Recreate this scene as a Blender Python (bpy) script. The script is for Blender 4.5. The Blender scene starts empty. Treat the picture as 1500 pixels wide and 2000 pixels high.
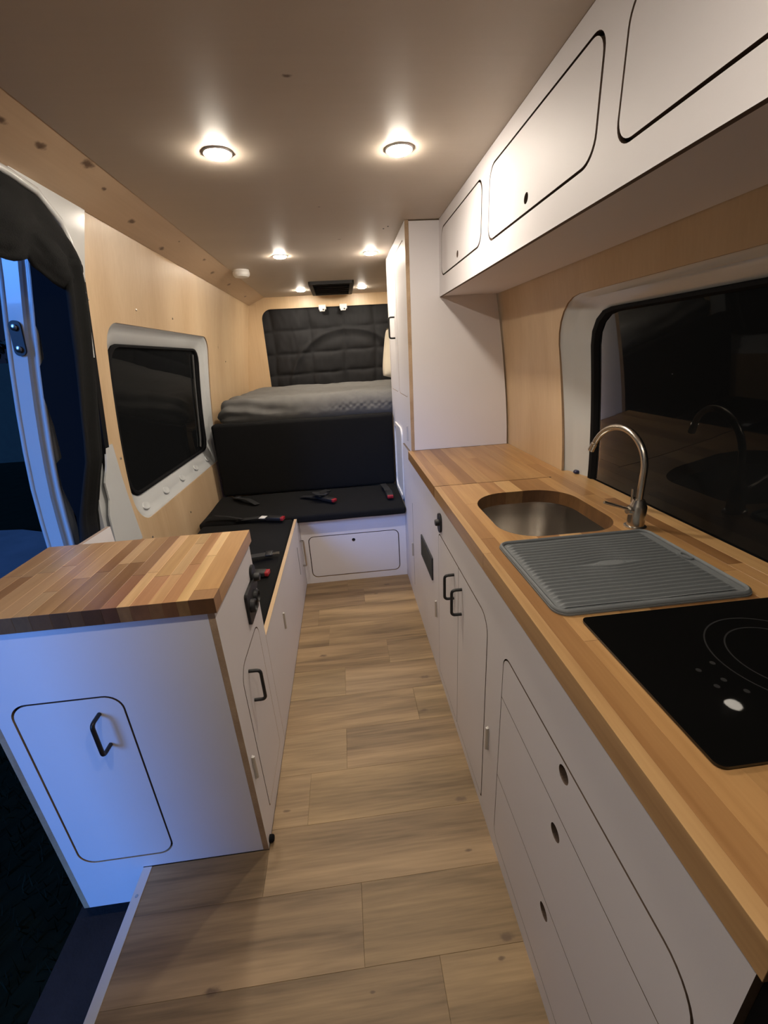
import bpy, bmesh, math, random
from mathutils import Vector, Matrix, noise, geometry
random.seed(7)
C = bpy.context.scene.collection
SC = bpy.context.scene

# ------------------------------------------------------------------ camera
cam_d = bpy.data.cameras.new('camera'); cam = bpy.data.objects.new('camera', cam_d); C.objects.link(cam)
cam_d.sensor_fit = 'VERTICAL'; cam_d.sensor_height = 36.0; cam_d.lens = 815.32 / 2000 * 36.0
cam_d.clip_start = 0.02
_r, _u, _f = (0.99356133, -0.09952128, -0.05414237), (0.08548496, 0.34490877, 0.9347354), (0.07435189, 0.9333453, -0.35119559)
cam.matrix_world = Matrix(((_r[0], _u[0], -_f[0], 0), (_r[1], _u[1], -_f[1], 0), (_r[2], _u[2], -_f[2], 1.4), (0, 0, 0, 1)))
SC.camera = cam

# ------------------------------------------------------------------ world, dusk glow, exposure
w = bpy.data.worlds.new('dusk'); SC.world = w; w.use_nodes = True
bg = w.node_tree.nodes['Background']; bg.inputs[0].default_value = (0.10, 0.19, 0.52, 1); bg.inputs[1].default_value = 0.040
sd = bpy.data.lights.new('dusk_glow', 'SUN'); sd.energy = 2.8; sd.angle = math.radians(30); sd.color = (0.10, 0.32, 1.0)
so = bpy.data.objects.new('dusk_glow', sd); C.objects.link(so)
so.rotation_euler = Vector((0.50, 0.76, -0.36)).to_track_quat('-Z', 'Y').to_euler()
VS = SC.view_settings
VS.view_transform = 'Standard'; VS.look = 'None'; VS.gamma = 1.0; VS.use_curve_mapping = False; VS.exposure = 0.17
LAMP = 385.0                                             # radiance of the six ceiling lamps
LAMP_COL = (1.0, 0.89, 0.745)

# ------------------------------------------------------------------ materials
def nt(name):
    m = bpy.data.materials.new(name); m.use_nodes = True
    t = m.node_tree; b = t.nodes['Principled BSDF']
    return m, t, b
def N(t, kind, **kw):
    n = t.nodes.new(kind)
    for k, v in kw.items(): setattr(n, k, v)
    return n
def simple(name, col, rough=0.5, metal=0.0, bump=0.0, bscale=200.0, var=0.0, vscale=6.0, spec=0.5, coat=0.0):
    m, t, b = nt(name)
    b.inputs['Base Color'].default_value = (*col, 1); b.inputs['Roughness'].default_value = rough
    b.inputs['Metallic'].default_value = metal; b.inputs['Specular IOR Level'].default_value = spec
    b.inputs['Coat Weight'].default_value = coat
    tc = N(t, 'ShaderNodeTexCoord')
    if bump:
        n = N(t, 'ShaderNodeTexNoise'); n.inputs['Scale'].default_value = bscale; n.inputs['Detail'].default_value = 3
        t.links.new(tc.outputs['Object'], n.inputs['Vector'])
        bp = N(t, 'ShaderNodeBump'); bp.inputs['Strength'].default_value = bump; bp.inputs['Distance'].default_value = 0.002
        t.links.new(n.outputs['Fac'], bp.inputs['Height']); t.links.new(bp.outputs[0], b.inputs['Normal'])
    if var:
        n = N(t, 'ShaderNodeTexNoise'); n.inputs['Scale'].default_value = vscale; n.inputs['Detail'].default_value = 4
        t.links.new(tc.outputs['Object'], n.inputs['Vector'])
        mx = N(t, 'ShaderNodeMix', data_type='RGBA')
        mx.inputs['A'].default_value = (*[c * (1 - var) for c in col], 1); mx.inputs['B'].default_value = (*[min(1, c * (1 + var)) for c in col], 1)
        t.links.new(n.outputs['Fac'], mx.inputs['Factor']); t.links.new(mx.outputs['Result'], b.inputs['Base Color'])
    return m
def wood(name, dark, light, grain_axis, rough=0.45, fine=60.0, along=2.5, streak=9.0, knots=(), knot_r=0.012, knot_col=(0.05, 0.025, 0.012), use_obj_color=False, contrast=1.0, bump=0.15, coat=0.0, knot_stretch=1.6):
    """procedural timber: long noise along one axis, fine pores, optional knots at given local points"""
    m, t, b = nt(name); L = t.links.new
    tc = N(t, 'ShaderNodeTexCoord'); oi = N(t, 'ShaderNodeObjectInfo')
    off = N(t, 'ShaderNodeVectorMath', operation='SCALE'); off.inputs[0].default_value = (7.3, 5.1, 9.7); L(oi.outputs['Random'], off.inputs['Scale'])
    add = N(t, 'ShaderNodeVectorMath', operation='ADD'); L(tc.outputs['Object'], add.inputs[0])
    if use_obj_color: L(off.outputs[0], add.inputs[1])
    def mapped(s_across, s_along):
        mp = N(t, 'ShaderNodeMapping'); sc = [s_across] * 3; sc[grain_axis] = s_along
        mp.inputs['Scale'].default_value = sc; L(add.outputs[0], mp.inputs['Vector']); return mp
    n1 = N(t, 'ShaderNodeTexNoise'); n1.inputs['Scale'].default_value = 1.0; n1.inputs['Detail'].default_value = 6; n1.inputs['Distortion'].default_value = 0.6
    L(mapped(streak, along * 0.55).outputs[0], n1.inputs['Vector'])
    n2 = N(t, 'ShaderNodeTexNoise'); n2.inputs['Scale'].default_value = 1.0; n2.inputs['Detail'].default_value = 4
    L(mapped(fine * 2.2, along * 3).outputs[0], n2.inputs['Vector'])
    a = N(t, 'ShaderNodeMath', operation='MULTIPLY_ADD'); L(n2.outputs['Fac'], a.inputs[0]); a.inputs[1].default_value = 0.35
    L(n1.outputs['Fac'], a.inputs[2])
    mr = N(t, 'ShaderNodeMapRange'); L(a.outputs[0], mr.inputs['Value'])
    mr.inputs['From Min'].default_value = 0.68 - 0.30 / contrast; mr.inputs['From Max'].default_value = 0.68 + 0.30 / contrast
    mx = N(t, 'ShaderNodeMix', data_type='RGBA'); mx.inputs['A'].default_value = (*dark, 1); mx.inputs['B'].default_value = (*light, 1)
    L(mr.outputs['Result'], mx.inputs['Factor']); col = mx.outputs['Result']
    if use_obj_color:
        mm = N(t, 'ShaderNodeMix', data_type='RGBA', blend_type='MULTIPLY'); mm.inputs['Factor'].default_value = 1
        L(col, mm.inputs['A']); L(oi.outputs['Color'], mm.inputs['B']); col = mm.outputs['Result']
    prev = None
    for k in knots:
        p, r = k[:3], (k[3] if len(k) > 3 else knot_r)
        sub = N(t, 'ShaderNodeVectorMath', operation='SUBTRACT'); L(tc.outputs['Object'], sub.inputs[0]); sub.inputs[1].default_value = p
        scl = N(t, 'ShaderNodeVectorMath', operation='MULTIPLY'); s = [1.0 / r] * 3; s[grain_axis] = 1.0 / (r * knot_stretch); scl.inputs[1].default_value = s
        L(sub.outputs[0], scl.inputs[0])
        ln = N(t, 'ShaderNodeVectorMath', operation='LENGTH'); L(scl.outputs[0], ln.inputs[0])
        if prev is None: prev = ln.outputs['Value']
        else:
            mn = N(t, 'ShaderNodeMath', operation='MINIMUM'); L(prev, mn.inputs[0]); L(ln.outputs['Value'], mn.inputs[1]); prev = mn.outputs[0]
    if prev is not None:
        nz = N(t, 'ShaderNodeTexNoise'); nz.inputs['Scale'].default_value = 70; L(tc.outputs['Object'], nz.inputs['Vector'])
        jj = N(t, 'ShaderNodeMath', operation='MULTIPLY_ADD'); L(nz.outputs['Fac'], jj.inputs[0]); jj.inputs[1].default_value = 1.3; L(prev, jj.inputs[2])
        kr = N(t, 'ShaderNodeMapRange', interpolation_type='SMOOTHSTEP'); L(jj.outputs[0], kr.inputs['Value']); kr.inputs['From Min'].default_value = 1.0; kr.inputs['From Max'].default_value = 2.0
        kr.inputs['To Min'].default_value = 0.85; kr.inputs['To Max'].default_value = 0.0
        km = N(t, 'ShaderNodeMix', data_type='RGBA'); L(kr.outputs['Result'], km.inputs['Factor']); L(col, km.inputs['A']); km.inputs['B'].default_value = (*knot_col, 1)
        col = km.outputs['Result']
    L(col, b.inputs['Base Color']); b.inputs['Roughness'].default_value = rough; b.inputs['Coat Weight'].default_value = coat; b.inputs['Coat Roughness'].default_value = 0.25
    bp = N(t, 'ShaderNodeBump'); bp.inputs['Strength'].default_value = bump; bp.inputs['Distance'].default_value = 0.001
    L(a.outputs[0], bp.inputs['Height']); L(bp.outputs[0], b.inputs['Normal'])
    return m

M_white = simple('white_laminate', (0.77, 0.745, 0.765), 0.55, spec=0.35, bump=0.04, bscale=500, var=0.02)
M_plyedge = wood('plywood_edge', (0.30, 0.19, 0.11), (0.56, 0.40, 0.25), 1, 0.6, fine=120, along=3)
M_rout = wood('gap_shaded_ply_edge', (0.075, 0.048, 0.034), (0.15, 0.10, 0.07), 1, 0.7, fine=120, along=3)  # ply edge with the shade of the door gaps put into its colour
M_blackgap = simple('groove_and_gap_shade', (0.03, 0.024, 0.022), 0.7)  # groove lines, and dark sheets standing in for unlit cabinet insides
M_black = simple('black_plastic', (0.011, 0.011, 0.012), 0.5, bump=0.05, bscale=400)
M_handle = simple('black_powder_coat', (0.009, 0.009, 0.010), 0.42)
M_fabric = simple('black_woven_fabric', (0.0075, 0.0075, 0.0078), 0.93, bump=0.5, bscale=900, var=0.18, vscale=40, spec=0.2)
M_belt = simple('black_webbing', (0.014, 0.014, 0.015), 0.6, bump=0.6, bscale=700)
M_grey = simple('grey_quilt_cover', (0.155, 0.152, 0.145), 0.9, bump=0.4, bscale=500, var=0.12, vscale=25, spec=0.2)
M_cover = simple('charcoal_window_cover', (0.0125, 0.0125, 0.014), 0.75, bump=0.35, bscale=300, var=0.2, vscale=9, spec=0.3)
M_curtain = simple('dark_door_curtain', (0.006, 0.0065, 0.0065), 0.85, bump=0.4, bscale=260, var=0.25, vscale=14, spec=0.25)
M_pillow = simple('cream_cotton', (0.78, 0.70, 0.56), 0.9, bump=0.3, bscale=350)
M_paint = simple('white_van_paint', (0.60, 0.62, 0.62), 0.18, var=0.02, coat=0.4)
M_rubber = simple('black_rubber_seal', (0.006, 0.006, 0.007), 0.8, spec=0.12)
M_steel = simple('brushed_steel', (0.55, 0.52, 0.48), 0.27, metal=1.0, bump=0.05, bscale=300)
M_nickel = simple('satin_nickel', (0.60, 0.56, 0.50), 0.25, metal=1.0)
M_hinge = simple('plated_hinge', (0.62, 0.60, 0.57), 0.4, metal=0.5)
M_chrome = simple('chrome', (0.8, 0.8, 0.8), 0.12, metal=1.0)
M_mat = simple('grey_silicone', (0.165, 0.18, 0.19), 0.6, bump=0.1, bscale=600)
M_hob = simple('black_ceramic_glass', (0.004, 0.004, 0.004), 0.015, spec=0.5)
M_mark = simple('grey_print', (0.022, 0.022, 0.023), 0.4)
M_label = simple('white_label', (0.85, 0.85, 0.82), 0.5)
M_red = simple('red_button', (0.33, 0.014, 0.022), 0.4)
M_alum = simple('white_step_trim', (0.62, 0.62, 0.64), 0.4, var=0.05)
M_plast = simple('white_plastic', (0.78, 0.76, 0.72), 0.35)
M_tread = simple('dark_step_rubber', (0.022, 0.017, 0.017), 0.8, bump=0.6, bscale=90, var=0.5, vscale=12)
M_grass = simple('night_grass', (0.010, 0.014, 0.008), 0.95, var=0.4, vscale=5, spec=0.05)
M_pave = simple('concrete_paving', (0.20, 0.20, 0.22), 0.85, bump=0.3, bscale=60, var=0.25, vscale=3)
M_dark = simple('dark_bulkhead', (0.05, 0.045, 0.042), 0.8)
M_front = simple('grey_light_block', (0.16, 0.15, 0.14), 0.8)  # for the added wall that shuts out light behind the camera
M_hedge = simple('hedge_leaves', (0.012, 0.020, 0.012), 0.8, var=0.4, vscale=8)
M_wall = wood('birch_ply_wall', (0.58, 0.40, 0.225), (0.72, 0.54, 0.335), 2, 0.42, fine=45, along=1.2, streak=5.0, contrast=1.1, bump=0.1, coat=0.15,
              knots=[(-.86, 2.28, 1.72, .010), (-.87, 3.4, 1.52, .012), (-.86, 2.5, 1.69, .007)], knot_col=(0.22, 0.11, 0.05))
M_ceil = wood('birch_ply_ceiling', (0.53, 0.45, 0.37), (0.59, 0.51, 0.425), 0, 0.55, fine=30, along=1.2, streak=3.5, contrast=0.7, bump=0.05, coat=0.04,
              knots=[(-.06, 1.17, 1.967, .006), (-.03, 2.0, 1.967, .004), (0.05, 2.5, 1.967, .006)], knot_col=(0.12, 0.07, 0.04))
M_plank = wood('pine_trim_plank', (0.47, 0.32, 0.20), (0.60, 0.44, 0.29), 1, 0.4, fine=50, along=1.5, streak=8, contrast=0.8, bump=0.1,
               knots=[(-.715, 1.27, 1.942, .011), (-.71, 1.40, 1.944, .011), (-.672, 1.555, 1.960, .015), (-.705, 1.70, 1.946, .007), (-.745, 1.97, 1.929, .013), (-.775, 2.33, 1.917, .013), (-.70, 2.36, 1.948, .005), (-.70, 2.75, 1.948, .010), (-.735, 3.03, 1.933, .015), (-.74, 3.46, 1.931, .014), (-.75, 4.05, 1.927, .013)],
               knot_r=0.013, knot_col=(0.07, 0.030, 0.016))
M_floor = wood('oak_vinyl_plank', (0.142, 0.091, 0.044), (0.425, 0.292, 0.156), 0, 0.5, fine=55, along=2.0, streak=12, contrast=1.35, bump=0.08, use_obj_color=True,
               knots=[(.297, .587, 0, 0.0086), (.27, .55, 0, 0.0043), (-.431, .576, 0, 0.0086), (.277, .946, 0, 0.0079), (.266, 1.519, 0, 0.0086), (.225, 1.33, 0, 0.0072), (-.304, .985, 0, 0.0050), (.258, .793, 0, 0.0043), (.18, 2.38, 0, 0.0094), (-.21, 1.745, 0, 0.0086), (.1, 2.28, 0, 0.0058), (-.05, .53, 0, 0.0029)], knot_col=(0.13, 0.08, 0.045), knot_stretch=2.4)
M_endgrain = wood('dark_end_grain', (0.20, 0.16, 0.13), (0.36, 0.30, 0.25), 2, 0.55, fine=60, along=20, streak=30, use_obj_color=True)
M_stave = wood('oiled_acacia', (0.62, 0.54, 0.46), (1.0, 1.0, 1.0), 1, 0.36, fine=60, along=2.2, streak=22, contrast=1.0, bump=0.1, use_obj_color=True, coat=0.1)

def glass_mat():
    m, t, b = nt('tinted_glass')
    b.inputs['Base Color'].default_value = (0.012, 0.013, 0.014, 1); b.inputs['Roughness'].default_value = 0.02
    b.inputs['Transmission Weight'].default_value = 0.3; b.inputs['IOR'].default_value = 1.165
    return m
M_glass = glass_mat()
def lamp_mat(k=1.0):
    m, t, b = nt('lit_lamp_lens'); b.inputs['Base Color'].default_value = (1, 1, 1, 1)
    b.inputs['Emission Color'].default_value = (*LAMP_COL, 1); b.inputs['Emission Strength'].default_value = LAMP * k
    return m
M_lamp = lamp_mat(); M_lamp_dim = lamp_mat(0.68)       # the front pair is dimmer

# ------------------------------------------------------------------ object helpers
WL = {}                                                  # world origin of every object's mesh space
def tag(o, label=None, cat=None, group=None, kind=None):
    if label: o['label'] = label
    if cat: o['category'] = cat
    if group: o['group'] = group
    if kind: o['kind'] = kind
    return o
def thing(name, loc, label, cat, group=None, kind=None):
    o = bpy.data.objects.new(name, None); C.objects.link(o); o.empty_display_size = 0.05
    o.location = loc; WL[o] = Vector(loc)
    return tag(o, label, cat, group, kind)
def link(name, me, mats, parent=None, loc=None, smooth=None):
    """me holds world coordinates; the origin moves to the parent's origin or to loc"""
    for m in (mats if isinstance(mats, (list, tuple)) else [mats]): me.materials.append(m)
    o = bpy.data.objects.new(name, me); C.objects.link(o)
    org = WL[parent] if parent is not None else Vector(loc or (0, 0, 0))
    me.transform(Matrix.Translation(-org))
    if parent is not None: o.parent = parent
    else: o.location = org
    WL[o] = org
    if smooth is not None:
        for p in me.polygons: p.use_smooth = True
        me.set_sharp_from_angle(angle=math.radians(smooth))
    return o
def from_bm(bm, fix=True):
    if fix: bmesh.ops.recalc_face_normals(bm, faces=bm.faces)
    me = bpy.data.meshes.new('mesh'); bm.to_mesh(me); bm.free(); return me
def add_box(bm, a, b, bev=0.0, seg=1, mi=0, M=None):
    lo = [min(p, q) for p, q in zip(a, b)]; hi = [max(p, q) for p, q in zip(a, b)]
    vs = [bm.verts.new((x, y, z)) for x in (lo[0], hi[0]) for y in (lo[1], hi[1]) for z in (lo[2], hi[2])]
    fs = [bm.faces.new([vs[i] for i in q]) for q in ((0, 1, 3, 2), (4, 6, 7, 5), (0, 4, 5, 1), (2, 3, 7, 6), (0, 2, 6, 4), (1, 5, 7, 3))]
    for f in fs: f.material_index = mi
    if bev:
        es = {e for f in fs for e in f.edges}
        r = bmesh.ops.bevel(bm, geom=list(es), offset=bev, segments=seg, profile=0.5, affect='EDGES')
        vs = list({v for f in r['faces'] for v in f.verts} | {v for v in vs if v.is_valid})
    if M is not None:
        for v in vs: v.co = M @ v.co
    return vs
def box(name, a, b, mats, parent=None, bev=0.0, seg=1, loc=None, M=None, smooth=None):
    bm = bmesh.new(); add_box(bm, a, b, bev, seg, 0, M); return link(name, from_bm(bm), mats, parent, loc, smooth)
def rrect(a0, b0, a1, b1, r, n=6):
    """rounded rectangle; r a number or four radii for (a0,b0) (a1,b0) (a1,b1) (a0,b1)"""
    rs = r if isinstance(r, (tuple, list)) else [r] * 4; P = []
    for (cx, cy, sx, sy, s0), rr in zip(((a0, b0, 1, 1, 180), (a1, b0, -1, 1, 270), (a1, b1, -1, -1, 0), (a0, b1, 1, -1, 90)), rs):
        if rr <= 0: P.append((cx, cy)); continue
        for k in range(n + 1):
            t = math.radians(s0 + 90 * k / n); P.append((cx + sx * rr + rr * math.cos(t), cy + sy * rr + rr * math.sin(t)))
    return P
def circ(a, b, r, n=20, sy=1.0):
    return [(a + r * math.cos(2 * math.pi * k / n), b + sy * r * math.sin(2 * math.pi * k / n)) for k in range(n)]
def plate_bm(outline, holes, t, fn):
    """flat plate with holes: w=0 is the face, w=-t the back; fn maps (a,b,w) to world; rims get material 1"""
    loops = [outline] + list(holes); flat = [p for l in loops for p in l]
    tris = geometry.tessellate_polygon([[Vector((p[0], p[1], 0)) for p in l] for l in loops])
    bm = bmesh.new()
    F = [bm.verts.new(fn(p[0], p[1], 0)) for p in flat]; B = [bm.verts.new(fn(p[0], p[1], -t)) for p in flat]
    for tr in tris:
        if len(set(tr)) < 3: continue
        try: bm.faces.new([F[i] for i in tr]); bm.faces.new([B[i] for i in reversed(tr)])
        except ValueError: pass
    s = 0
    for l in loops:
        n = len(l)
        for k in range(n):
            i, j = s + k, s + (k + 1) % n
            f = bm.faces.new((F[i], F[j], B[j], B[i])); f.material_index = 1
        s += n
    return bm
def plate(name, outline, holes, t, fn, mats, parent=None, loc=None):
    ms = list(mats) if isinstance(mats, (list, tuple)) else [mats, mats]
    return link(name, from_bm(plate_bm(outline, holes, t, fn)), ms, parent, loc)
FX = lambda x, s: (lambda a, b, wv: (x + s * wv, a, b))       # a=y b=z, face looks along s*x
FY = lambda y, s: (lambda a, b, wv: (a, y + s * wv, b))       # a=x b=z
FZ = lambda z, s: (lambda a, b, wv: (a, b, z + s * wv))       # a=x b=y
def fillet(pts, r, n=5):
    pts = [Vector(p) for p in pts]; out = [pts[0]]
    for p, q, s in zip(pts, pts[1:], pts[2:]):
        d1 = (p - q).normalized(); d2 = (s - q).normalized(); rr = min(r, (p - q).length * .49, (s - q).length * .49)
        a, c = q + d1 * rr, q + d2 * rr
        for k in range(n + 1):
            t = k / n; out.append(a.lerp(q, t).lerp(q.lerp(c, t), t))
    out.append(pts[-1]); return out
def add_tube(bm, pts, r, n=10, flat=None, mi=0):
    """sweep a circle, or with flat=(half width, half thickness, up vector) a ribbon"""
    pts = [Vector(p) for p in pts]; rings = []; up = None
    for i, p in enumerate(pts):
        d = (pts[min(i + 1, len(pts) - 1)] - pts[max(i - 1, 0)]).normalized()
        if flat: u = Vector(flat[2]); u = (u - d * u.dot(d)).normalized()
        else:
            u = up if up is not None else (Vector((0, 0, 1)) if abs(d.z) < .9 else Vector((1, 0, 0)))
            u = (u - d * u.dot(d)).normalized(); up = u
        v = d.cross(u)
        rr = r[i] if isinstance(r, (list, tuple)) else r
        if flat: ring = [bm.verts.new(p + v * (sx * flat[0]) + u * (sy * flat[1])) for sx, sy in ((-1, -1), (1, -1), (1, 1), (-1, 1))]
        else: ring = [bm.verts.new(p + u * rr * math.cos(2 * math.pi * k / n) + v * rr * math.sin(2 * math.pi * k / n)) for k in range(n)]
        rings.append(ring)
    for A, B in zip(rings, rings[1:]):
        m = len(A)
        for k in range(m): bm.faces.new((A[k], A[(k + 1) % m], B[(k + 1) % m], B[k])).material_index = mi
    bm.faces.new(rings[0][::-1]).material_index = mi; bm.faces.new(rings[-1]).material_index = mi
def tube(name, pts, r, mats, parent=None, n=10, flat=None, loc=None):
    bm = bmesh.new(); add_tube(bm, pts, r, n, flat); return link(name, from_bm(bm), mats, parent, loc, smooth=40)
def add_lathe(bm, prof, M, n=24, mi=0):
    """profile [(r,z)...] turned round local z, placed by M"""
    rings = []
    for r, z in prof:
        if r < 1e-6: rings.append([bm.verts.new(M @ Vector((0, 0, z)))])
        else: rings.append([bm.verts.new(M @ Vector((r * math.cos(2 * math.pi * k / n), r * math.sin(2 * math.pi * k / n), z))) for k in range(n)])
    for A, B in zip(rings, rings[1:]):
        for k in range(n):
            q = [A[k % len(A)], A[(k + 1) % len(A)], B[(k + 1) % len(B)], B[k % len(B)]]
            q = list(dict.fromkeys(q))
            if len(q) > 2: bm.faces.new(q).material_index = mi
    for R_, rev in ((rings[0], True), (rings[-1], False)):
        if len(R_) > 2: bm.faces.new(R_[::-1] if rev else R_)
def lathe(name, prof, M, mats, parent=None, n=24, loc=None):
    bm = bmesh.new(); add_lathe(bm, prof, M, n); return link(name, from_bm(bm), mats, parent, loc, smooth=35)
T = Matrix.Translation
def rbox_bm(a, b, r, nx, ny, nz, disp=None):
    """cushion: box with rounded edges on a lattice, displaced by disp(point, normal)"""
    c = (Vector(a) + Vector(b)) / 2; h = (Vector(b) - Vector(a)) / 2; rr = min(r, *h)
    def ax(hh, n):
        rim = [hh - rr * k / 4 for k in range(5)]; mid = [-(hh - rr) + 2 * (hh - rr) * k / n for k in range(1, n)]
        return sorted(set([round(v, 6) for v in [-q for q in rim] + mid + rim]))
    X, Y, Z = ax(h.x, nx), ax(h.y, ny), ax(h.z, nz); bm = bmesh.new(); V = {}
    def vert(i, j, k):
        if (i, j, k) in V: return V[i, j, k]
        p = Vector((X[i], Y[j], Z[k])); q = Vector([max(-(hh - rr), min(hh - rr, v)) for v, hh in zip(p, h)])
        d = p - q; nrm = d.normalized(); s = q + nrm * rr
        s = c + s
        if disp: s = s + disp(s, nrm)
        V[i, j, k] = bm.verts.new(s); return V[i, j, k]
    def face(f): 
        vs = list(dict.fromkeys(f))
        if len(vs) > 2: bm.faces.new(vs)
    for k in (0, len(Z) - 1):
        for i in range(len(X) - 1):
            for j in range(len(Y) - 1): face([vert(i, j, k), vert(i + 1, j, k), vert(i + 1, j + 1, k), vert(i, j + 1, k)])
    for j in (0, len(Y) - 1):
        for i in range(len(X) - 1):
            for k in range(len(Z) - 1): face([vert(i, j, k), vert(i + 1, j, k), vert(i + 1, j, k + 1), vert(i, j, k + 1)])
    for i in (0, len(X) - 1):
        for j in range(len(Y) - 1):
            for k in range(len(Z) - 1): face([vert(i, j, k), vert(i, j + 1, k), vert(i, j + 1, k + 1), vert(i, j, k + 1)])
    return bm
def cushion(name, a, b, r, n, mat, parent=None, disp=None, loc=None):
    return link(name, from_bm(rbox_bm(a, b, r, *n, disp)), mat, parent, loc, smooth=60)
def grid_bm(us, vs, fn):
    bm = bmesh.new(); G = [[bm.verts.new(fn(u, v)) for v in vs] for u in us]
    for A, B in zip(G, G[1:]):
        for k in range(len(A) - 1): bm.faces.new((A[k], A[k + 1], B[k + 1], B[k]))
    return bm
def lin(a, b, n): return [a + (b - a) * k / (n - 1) for k in range(n)]
def ns(p, s): return noise.noise(Vector(p) * s)

# van side profile: half width of the lining at height z
def rw(z): return 0.886 - (0.136 * (z - 0.9) ** 1.5 if z > 0.9 else 0)
def xL(z): return -(rw(z) + 0.06)
def xR(z): return rw(z)
def bent_panel(name, outline, holes, t, side, mats, off=0.0, zs=None, parent=None):
    """panel drawn in (y, z), cut at many heights and bent to the side profile; off pushes it outboard"""
    fx = (lambda z: xL(z) - off) if side < 0 else (lambda z: xR(z) + off)
    bm = plate_bm(outline, holes, t, lambda a, b, wv: (wv, a, b))
    for z in (zs or lin(0.95, 1.9, 16)):
        bmesh.ops.bisect_plane(bm, geom=bm.verts[:] + bm.edges[:] + bm.faces[:], plane_co=(0, 0, z), plane_no=(0, 0, 1))
    for v in bm.verts: v.co.x = fx(v.co.z) + (v.co.x if side < 0 else -v.co.x)
    return link(name, from_bm(bm), mats, parent, None, smooth=30)
def struct(o): o['kind'] = 'structure'; return o

# ================================================================== SETTING
ZC = 1.967
# floor: subfloor plus individual planks laid across the van
fl = struct(plate('floor', [(-.69, -.9), (.9, -.9), (.9, 4.5), (-.93, 4.5), (-.93, .89), (-.69, .89)], [], .05, FZ(-.004, 1), [M_dark, M_dark]))
rows = [.040 + .178 * k for k in range(-5, 15)]
joints = {1.642: None}
fixed = {8: [-.066], 10: [-.23], 6: [-.206], 12: [.2], 7: [.12], 9: [], 11: [-.10], 5: [.02], 4: [-.02], 3: [], 2: [-.3], 13: [-.1]}
for k in range(len(rows) - 1):
    y0, y1 = rows[k], min(rows[k + 1], 2.487)
    if y0 >= 2.48: break
    cuts = fixed.get(k, [random.uniform(-.25, .2)])
    xs = [-.343] + [c for c in cuts if c > -.3] + [.338]
    segs = [(xa, xb, y0, y1) for xa, xb in zip(xs, xs[1:])]
    if y0 < .80:                                         # rows that run on to the step edge
        if y1 > .874: segs.append((-.694, -.343, y0, .874))
        else: segs[0] = (-.694, segs[0][1], y0, y1)
    for xa, xb, ya, yb in segs:
        p = box('plank', (xa + .0002, ya + .0002, -.004), (xb - .0002, yb - .0002, 0), M_floor, fl, bev=.0004)
        v = random.uniform(.94, 1.05); p.color = (v, v * random.uniform(.97, 1.0), v * random.uniform(.93, 1.0), 1)
ce = struct(plate('ceiling', [(-.655, -.9), (.80, -.9), (.80, 4.48), (-.655, 4.48)], [], .006, FZ(ZC, -1), [M_ceil, M_plyedge]))
# pine plank bridging ceiling and left wall
bm = bmesh.new()
for y in (-.9, 4.475):
    for q in ((-.640, 1.9755), (-.806, 1.905), (-.810, 1.916), (-.644, 1.9865)): bm.verts.new((q[0], y, q[1]))
bm.verts.ensure_lookup_table(); v = bm.verts
for q in ((0, 1, 2, 3), (4, 5, 6, 7), (0, 1, 5, 4), (1, 2, 6, 5), (2, 3, 7, 6), (3, 0, 4, 7)): bm.faces.new([v[i] for i in q])
tr = struct(link('trim_1', from_bm(bm), M_plank)); tr['label'] = 'knotty pine plank between ceiling and left wall'
# left lining with its window cut-out, right lining, rear panel
LW = rrect(1.825, .745, 3.155, 1.578, (.13, .10, .10, .09), 8)
wl = struct(bent_panel('wall_left', [(1.71, .30), (4.49, .30), (4.49, 1.915), (1.745, 1.915), (1.705, 1.70), (1.705, 1.42), (1.715, 1.12), (1.745, 1.12), (1.775, .95), (1.795, .72)], [LW], .009, -1, [M_wall, M_plyedge], zs=lin(.92, 1.9, 16)))
RWo = [(-.9, .80), (-.15, .80), (-.15, 1.45), (-.10, 1.53), (-.02, 1.557)] + [(1.49, 1.557)] + [(1.49 + .155 * math.sin(a), 1.402 + .155 * math.cos(a)) for a in [math.radians(15 * k) for k in range(1, 7)]] + [(1.622, .90), (1.62, .80), (4.49, .80), (4.49, 1.93), (-.9, 1.93)]
wr = struct(bent_panel('wall_right', RWo, [], .009, 1, [M_wall, M_plyedge], zs=lin(.92, 1.9, 16)))
def rear_fn(a, b, wv): return (a, 4.47 - wv, b)
RO = rrect(-.705, .95, .66, 1.865, (0, 0, .09, .09), 8)
wre = struct(plate('wall_rear', [(-.935, .5), (.90, .5), (.88, 1.2), (.83, 1.5), (.755, 1.92), (.755, 1.966), (-.63, 1.976), (-.645, 1.975), (-.815, 1.9035)] + [(xL(z) - .004, z) for z in (1.8, 1.7, 1.6, 1.5, 1.4, 1.3, 1.2, 1.1, 1.0)], [RO], .012, rear_fn, [M_wall, M_plyedge]))
wf = struct(box('wall_front_added', (-.95, -.93, -.05), (.92, -.9, 2.0), M_front))  # unseen wall, added to keep sky light out of the front
# steel body of the doorway, left side, ahead of the lining
def arc(cx, cz, r, a0, a1, n=8): return [(cx + r * math.cos(math.radians(a0 + (a1 - a0) * k / n)), cz + r * math.sin(math.radians(a0 + (a1 - a0) * k / n))) for k in range(n + 1)]
DO = [(.28, -.26), (1.55, -.26), (1.575, .70), (1.60, .90), (1.655, 1.20), (1.685, 1.45), (1.672, 1.62)] + arc(1.45, 1.655, .215, 10, 90) + arc(.45, 1.72, .15, 90, 180)
dr = struct(bent_panel('trim_2', [(-.9, -.45), (1.80, -.45), (1.80, 1.925), (-.9, 1.925)], [DO], .02, -1, [M_paint, M_paint], off=.012, zs=lin(.92, 1.88, 14)))
dr['label'] = 'white painted steel door frame round the side doorway'
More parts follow.
